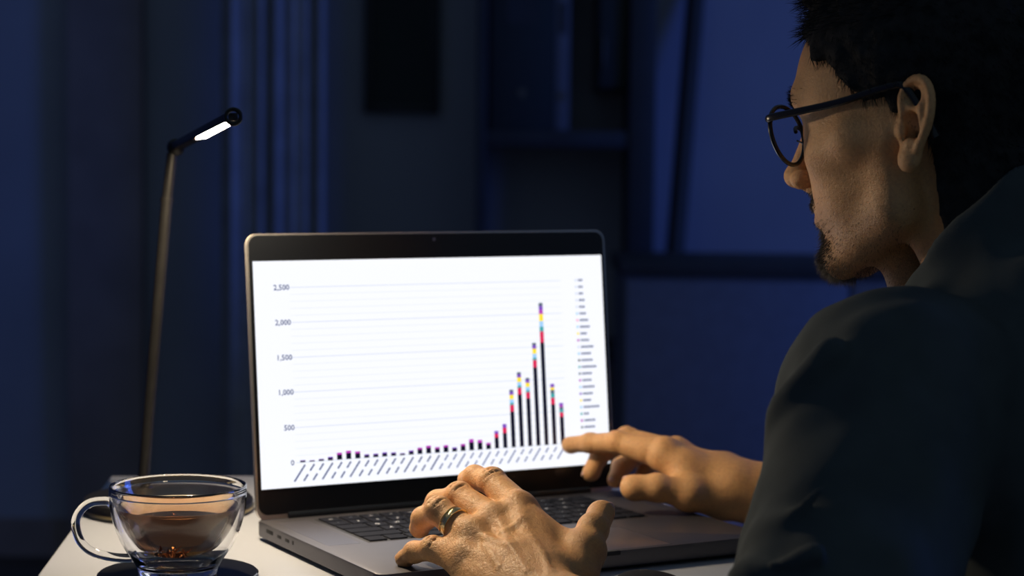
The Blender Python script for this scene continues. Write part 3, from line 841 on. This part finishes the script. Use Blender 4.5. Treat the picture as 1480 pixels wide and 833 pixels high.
# colour attribute: R = beard/stubble amount, G = lips/redness, B = brow
hp_ = to_head(BV)
def sstep(x, a, b): t = np.clip((x-a)/(b-a), 0, 1); return t*t*(3-2*t)
ishead = (np.abs(hp_[:, 1]) < 95) & (hp_[:, 2] > -135) & (hp_[:, 0] > -110) & (hp_[:, 0] < 140)
jawline = -30-.30*(hp_[:, 0]-60)                                   # beard edge rises towards the ear
chin = np.exp(-(((hp_[:, 0]-92)/26)**2+(hp_[:, 1]/34)**2+((hp_[:, 2]+86)/22)**2))
stub = sstep(-hp_[:, 2], 34, 70)*sstep(hp_[:, 0], -10, 20)*.55*sstep(-hp_[:, 2], -140, -100)
must = np.exp(-(((hp_[:, 0]-99)/14)**2+(hp_[:, 1]/24)**4+((hp_[:, 2]+42)/6.5)**2))
brow = np.exp(-(((hp_[:, 1].__abs__()-32)/17)**4+((hp_[:, 2]-36)/5)**2))*(hp_[:, 0] > 70)
beardw = np.clip(np.maximum.reduce([1.25*chin, stub, 1.2*must]), 0, 1)*ishead
lips = np.exp(-(((hp_[:, 0]-105)/9)**2+(hp_[:, 1]/20)**4+((hp_[:, 2]+53)/7)**2))*ishead
ccol = np.stack([beardw, lips, brow*ishead, np.ones(len(BV))], 1).astype(np.float32)

m, nt, b = new_mat('skin'); M['skin'] = m
at_n = nt.nodes.new('ShaderNodeAttribute'); at_n.attribute_name = 'skin_mask'
sep = nt.nodes.new('ShaderNodeSeparateColor'); nt.links.new(at_n.outputs['Color'], sep.inputs[0])
tc = nt.nodes.new('ShaderNodeTexCoord')
def noise(sc, det=4, rough=.6):
    n = nt.nodes.new('ShaderNodeTexNoise'); n.inputs['Scale'].default_value = sc; n.inputs['Detail'].default_value = det; n.inputs['Roughness'].default_value = rough
    nt.links.new(tc.outputs['Object'], n.inputs['Vector']); return n
def mixc(fac, a, bcol):
    x = nt.nodes.new('ShaderNodeMix'); x.data_type = 'RGBA'
    for s_, v in ((0, fac), (6, a), (7, bcol)):
        if hasattr(v, 'links') or hasattr(v, 'is_linked'): nt.links.new(v, x.inputs[s_])
        else: x.inputs[s_].default_value = v if s_ == 0 else (*v, 1)
    return x.outputs[2]
n1 = noise(28, 5); n2 = noise(420, 4)
c = mixc(n1.outputs['Fac'], (.60, .29, .105), (.78, .44, .19))
mr = nt.nodes.new('ShaderNodeMapRange'); mr.inputs[1].default_value = .45; mr.inputs[2].default_value = .75; mr.inputs[4].default_value = .35
nt.links.new(n2.outputs['Fac'], mr.inputs[0]); c = mixc(mr.outputs[0], c, (.36, .16, .09))
c = mixc(sep.outputs[1], c, (.44, .17, .13))
n3 = noise(900, 2)
mb = nt.nodes.new('ShaderNodeMath'); mb.operation = 'MULTIPLY'; nt.links.new(sep.outputs[0], mb.inputs[0])
mr2 = nt.nodes.new('ShaderNodeMapRange'); mr2.inputs[1].default_value = .35; mr2.inputs[2].default_value = .65; mr2.inputs[3].default_value = .45; mr2.inputs[4].default_value = 1.0
nt.links.new(n3.outputs['Fac'], mr2.inputs[0]); nt.links.new(mr2.outputs[0], mb.inputs[1])
c = mixc(mb.outputs[0], c, (.05, .038, .030)); c = mixc(sep.outputs[2], c, (.05, .035, .025))
nt.links.new(c, b.inputs['Base Color'])
b.inputs['Roughness'].default_value = .48; b.inputs['Specular IOR Level'].default_value = .45
b.inputs['Subsurface Weight'].default_value = .12; b.inputs['Subsurface Radius'].default_value = (1, .35, .2); b.inputs['Subsurface Scale'].default_value = .004
vo = nt.nodes.new('ShaderNodeTexVoronoi'); vo.inputs['Scale'].default_value = 620; vo.feature = 'DISTANCE_TO_EDGE'; nt.links.new(tc.outputs['Object'], vo.inputs['Vector'])
mrv = nt.nodes.new('ShaderNodeMapRange'); mrv.inputs[2].default_value = .12; nt.links.new(vo.outputs['Distance'], mrv.inputs[0])
sm = nt.nodes.new('ShaderNodeMath'); sm.operation = 'MULTIPLY_ADD'; nt.links.new(mrv.outputs[0], sm.inputs[0]); sm.inputs[1].default_value = .22; nt.links.new(noise(330, 3, .6).outputs['Fac'], sm.inputs[2])
bp = nt.nodes.new('ShaderNodeBump'); bp.inputs['Strength'].default_value = .5; bp.inputs['Distance'].default_value = .0016
nt.links.new(sm.outputs[0], bp.inputs['Height']); nt.links.new(bp.outputs['Normal'], b.inputs['Normal'])

body = np_mesh('body', BV-PO, BQ, M['skin'], person)
if len(body.data.vertices) == len(ccol):
    ca = body.data.color_attributes.new('skin_mask', 'FLOAT_COLOR', 'POINT'); ca.data.foreach_set('color', ccol.ravel())
BN = vnormals(BV, BQ)
prop(body, 'warm tan skin of head, neck and both hands')

# ---- fingernails
for i, (k, p2_, p3_, pd, ax, r) in enumerate(nails):
    sd = np.cross(ax, pd); c0 = p3_+pd*r*.70+ax*r*.05
    bm = bmesh.new(); ball(bm, (0, 0, 0), 1, (r*.85, r*.66, r*.26), 16, 10)
    for v in bm.verts:
        q = v.co.copy(); q.z -= (q.y/r)**2*r*.42; w_ = c0+ax*q.x+sd*q.y+pd*q.z; v.co = Vector(tuple(w_-PO))
    from_bm('fingernail', bm, M['nail'], person, True)

# ---- strands helper (hair, beard, brows): thin three-sided cones
def strands(name, P0, D, L, rad, m, parent, seg=3, droop=None):
    n = len(P0); P0 = np.asarray(P0); D = np.asarray(D)
    rnd = rng.normal(size=(n, 3)); s1 = np.cross(D, rnd); s1 /= np.linalg.norm(s1, axis=1, keepdims=True); s2 = np.cross(D, s1)
    Vv, Ff = [], []
    rings = []
    for j in range(seg):
        t = j/seg; c = P0+D*(L*t)[:, None]
        if droop is not None: c = c+droop*((L*t)[:, None]**2)
        rr_ = (rad*(1-t*.85))
        for k in range(3):
            a = 2*math.pi*k/3; rings.append(c+(s1*math.cos(a)+s2*math.sin(a))*np.reshape(rr_, (-1, 1)) if np.ndim(rr_) else c+(s1*math.cos(a)+s2*math.sin(a))*rr_)
    tipp = P0+D*L[:, None]
    if droop is not None: tipp = tipp+droop*(L[:, None]**2)
    rings.append(tipp); Vv = np.concatenate(rings); idx = np.arange(n); Fs = []
    for j in range(seg-1):
        for k in range(3):
            a, b_ = (j*3+k)*n+idx, (j*3+(k+1) % 3)*n+idx; c_, d_ = a+3*n, b_+3*n
            Fs.append(np.stack([a, b_, d_], 1)); Fs.append(np.stack([a, d_, c_], 1))
    j = seg-1
    for k in range(3): Fs.append(np.stack([(j*3+k)*n+idx, (j*3+(k+1) % 3)*n+idx, seg*3*n+idx], 1))
    return np_mesh(name, Vv-PO, np.concatenate(Fs), m, parent, False)

# ---- hair cap (offset skull above the hairline) and strands
def hairline(P):   # >0 where hair grows, head mm
    x, y, z = P[:, 0], np.abs(P[:, 1]), P[:, 2]
    front = (z-86)-.10*(x-80)*0+(y/60)**2*4
    top = np.maximum(front, -(x-66)*1.2)                          # anything behind the temple line
    side = np.minimum(-(x-40)*1.0+(z-46)*.9, z+.0*x-22)           # temple: hair recedes going down
    side = np.where(x < 2, np.maximum(side, z+8), side)
    back = np.where(x < -22, z+84+.25*(x+22), -99)
    up = np.where(z > 58, np.minimum(-(x-60)*1.0+(z-58)*.75, 99), -99)
    return np.maximum.reduce([np.minimum(side, 40), back, up, np.where(z > 88, 20, -99)])
HF = Field(); hg = HF.group(.002)
hg.append(('+', E3((-1, 0, 46), (106, 81.0, 90)), .001)); hg.append(('+', E3((42, 0, 24), (62, 68.0, 78)), .018))
hg.append(('+', rcone(hw(-30, 0, -10), hw(-46, 0, -90), .060*HS, .060*HS), .02))
hg.append(('+', E3((56, 4, 112), (32, 46, 15)), .012))
hg.append(('&', lambda P: -hairline(to_head(P))*.001*HS*.7, .003))
hg.append(('&', lambda P: -(to_head(P)[:, 0]*0+1)*.5, .001))
base_eval = HF.eval
def heval(P, mask=None): return base_eval(P, mask)+.0022*vnoise(P, 120, 3)+.0012*vnoise(P, 320, 5)
HF.eval = heval
HV, HQ = surface_nets(HF, hw(0, 0, 30)-.19, hw(0, 0, 30)+.19, .0022)
HV = relax(HV, HQ, 1, .5)
hair = np_mesh('hair', HV-PO, HQ, M['hair'], person); prop(hair, 'short near-black hair')
HN = vnormals(HV, HQ); hh = to_head(HV)
sel = np.where((hh[:, 2] > -40) & (((HV-HO)@hl) > -.03) & (HN@hl > -.4))[0]; sel = rng.choice(sel, 9000, replace=True)
hn = HN[sel]; hhs = hh[sel]
flow = np.where((hhs[:, 2] > 80)[:, None], hf*.9-hu*.15, hf*-.25-hu*.8)
D = hn*.22+flow*.85+rng.normal(size=(len(sel), 3))*.22; D /= np.linalg.norm(D, axis=1, keepdims=True)
L = np.where(hhs[:, 2] > 80, rng.uniform(.008, .018, len(sel)), rng.uniform(.005, .011, len(sel)))
st = strands('hair_strands', HV[sel]-hn*.001, D, L, .00032, M['hair'], hair)
st['kind'] = 'stuff'
# ---- beard stubble
wgt = np.clip(np.maximum(1.35*chin, 2.6*must)-.12, 0, None)*ishead+.07*stub*ishead
wgt = wgt*(BN@hl > -.6); wgt = wgt/wgt.sum(); sel = rng.choice(len(BV), 6500, p=wgt)
D = BN[sel]*.55-hu*.75+hf*.15+rng.normal(size=(len(sel), 3))*.25; D /= np.linalg.norm(D, axis=1, keepdims=True)
big = (chin[sel] > .35)
L = np.where(big, rng.uniform(.004, .010, len(sel)), rng.uniform(.0015, .004, len(sel)))
st = strands('beard', BV[sel]-BN[sel]*.0004, D, L, .00017, M['beard'], person); prop(st, 'short dark beard and moustache', kind='stuff')
wgt = brow*ishead*(hp_[:, 0] > 70); wgt = wgt/wgt.sum(); sel = rng.choice(len(BV), 500, p=wgt)
sgn = np.sign(hp_[sel, 1])[:, None]
D = BN[sel]*.22+hl*sgn*.9+hu*.2+rng.normal(size=(len(sel), 3))*.2; D /= np.linalg.norm(D, axis=1, keepdims=True)
st = strands('eyebrow', BV[sel], D, rng.uniform(.003, .006, len(sel)), .0002, M['hair'], person); prop(st, kind='stuff')

# ---- shirt
SF = Field()
g = SF.group(.02)
g.append(('+', ell((CH+PEL)/2, (.135, .178, .30), np.stack([tf, tl, (0, 0, 1)], 1)), .02))
g.append(('+', rcone(NB+np.array((0, 0, -.012)), LSH-tl*.02, .066, .066), .05)); g.append(('+', rcone(NB+np.array((0, 0, -.012)), RSH+tl*.02, .066, .066), .05))
g.append(('+', rcone(CH-tf*.05+np.array((0, 0, .0)), CH-tf*.03-np.array((0, 0, .2)), .13, .14), .05))
for SHp, ELp, WRp in ((LSH, LEL, LWR), (RSH, REL, RWR)):
    ce = ELp+(WRp-ELp)*.42
    g = SF.group(.022)
    g.append(('+', rcone(SHp, ELp, .074, .062), .02)); g.append(('+', rcone(ELp, ce, .062, .053), .02))
    ax = (WRp-ELp)/np.linalg.norm(WRp-ELp)
# folds on the near sleeve
def fold(p, q, r0, r1):
    g = SF.group(.010); P_ = smooth_path([at(*a) for a in (p if isinstance(p[0], tuple) else (p, q))], 4)
    for k in range(len(P_)-1): g.append(('+', rcone(P_[k], P_[k+1], r0+(r1-r0)*k/len(P_), r0+(r1-r0)*(k+1)/len(P_)), .004))
fold([(1205, 512, 1.243), (1165, 545, 1.248), (1135, 590, 1.262), (1127, 640, 1.272)], None, .009, .006)
fold([(1100, 775, 1.205), (1150, 740, 1.172), (1195, 700, 1.168)], None, .006, .003)
fold([(1065, 832, 1.190), (1120, 815, 1.150), (1180, 800, 1.135)], None, .007, .004)
# collar
g = SF.group(.006)
cdir = (hw(-34, 0, -70)-NB); cdir /= np.linalg.norm(cdir)
g.append(('+', rcone(NB-cdir*.05, NB+cdir*.17, .080, .064), .01))
g.append(('&', plane(hu*.75+hf*.66, at(1392, 268, 1.31)), .004))
sb0 = SF.eval
def seval(P, mask=None): return sb0(P, mask)+.0046*vnoise(P, 20, 1)+.0030*vnoise(P*np.array((1, 1, .6)), 48, 2)
SF.eval = seval
SV, SQ = surface_nets(SF, (-.02, .98, .36), (.80, 1.95, 1.16), .0034)
SV = relax(SV, SQ, 2, .5)
shirt = np_mesh('shirt', SV-PO, SQ, M['shirt'], person); prop(shirt, 'dark grey green cotton shirt')

# ================================================================== RING on the ring finger
a, b_ = JL['ring'][0], JL['ring'][1]; rc = a+(b_-a)*.56; ra = (b_-a)/np.linalg.norm(b_-a)
rg = empty('finger_ring', tuple(rc)); rg.rotation_euler = Vector(tuple(ra)).to_track_quat('Z', 'Y').to_euler()
bm = bmesh.new(); r_in, r_out, hw_ = .0103, .0121, .0027
lathe(bm, [(r_in, -hw_), (r_out-.0004, -hw_), (r_out, -hw_+.0006), (r_out+.0001, 0), (r_out, hw_-.0006), (r_out-.0004, hw_), (r_in, hw_)], 56, True)
from_bm('band', bm, M['gold'], rg, True)
for sgn in (-1, 1):
    bm = bmesh.new(); lathe(bm, [(r_out-.0002, sgn*hw_-.0004), (r_out+.0004, sgn*hw_-.0002), (r_out+.0004, sgn*hw_+.0002), (r_out-.0002, sgn*hw_+.0004)], 56, True)
    from_bm('edge_bead', bm, M['gold'], rg, True)
prop(rg, 'gold wedding band on the ring finger of the hand over the keyboard', 'ring')

# ================================================================== EYEGLASSES
gl = empty('eyeglasses', tuple(hw(110, 0, 5))); GO = hw(110, 0, 5)
prop(gl, 'black framed round eyeglasses worn by the bearded person', 'eyeglasses')
def gp(x, y, z): return tuple(hw(x, y, z)-GO)
def lens_pts(s_, n=48, sc=1.0):
    out = []
    for k in range(n):
        t = 2*math.pi*k/n; c_, s2 = math.cos(t), math.sin(t)
        yy = 27*c_*sc*(1+.06*s2); zz = 23*s2*sc
        Y_ = 34+yy; out.append((107-.0006*(Y_-10)**2+zz*.12, s_*Y_, 9+zz))
    return out
for s_ in (1, -1):
    bm = bmesh.new(); tube(bm, [gp(*p) for p in lens_pts(s_)], .0017, 8, closed=True); from_bm('rim', bm, M['frame'], gl, True)
    bm = bmesh.new(); A = [bm.verts.new(gp(p[0]+.5, p[1], p[2])) for p in lens_pts(s_, sc=.97)]; B_ = [bm.verts.new(gp(p[0]-.7, p[1], p[2])) for p in lens_pts(s_, sc=.97)]
    bm.faces.new(A); bm.faces.new(B_[::-1])
    for k in range(48): bm.faces.new((A[k], B_[k], B_[(k+1) % 48], A[(k+1) % 48]))
    from_bm('lens', bm, M['lens'], gl)
    tp = smooth_path([(106, s_*59, 21), (104, s_*66, 21.5), (92, s_*70, 22), (40, s_*76, 24), (0, s_*79, 29), (-16, s_*79.5, 27), (-30, s_*80, 2), (-36, s_*79, -12)], 5)
    bm = bmesh.new(); tube(bm, [gp(*p) for p in tp], [.0022]*len(tp), 8, squash=1.3); from_bm('temple', bm, M['frame'], gl, True)
    bm = bmesh.new(); tube(bm, [gp(*p) for p in smooth_path([(112, s_*9, 6), (108, s_*9.5, 4), (104, s_*10.5, 1)], 4)], .0007, 6); pa = from_bm('nose_pad_arm', bm, M['frame'], gl, True)
    bm = bmesh.new(); ball(bm, gp(103.5, s_*10.5, 0), .0042, (.5, .5, 1), 12, 8); from_bm('nose_pad', bm, M['frame'], gl, True)
bm = bmesh.new(); tube(bm, [gp(*p) for p in smooth_path([(113, 7.5, 13), (115, 4, 16), (115, 0, 17), (115, -4, 16), (113, -7.5, 13)], 4)], .0016, 8); from_bm('bridge', bm, M['frame'], gl, True)
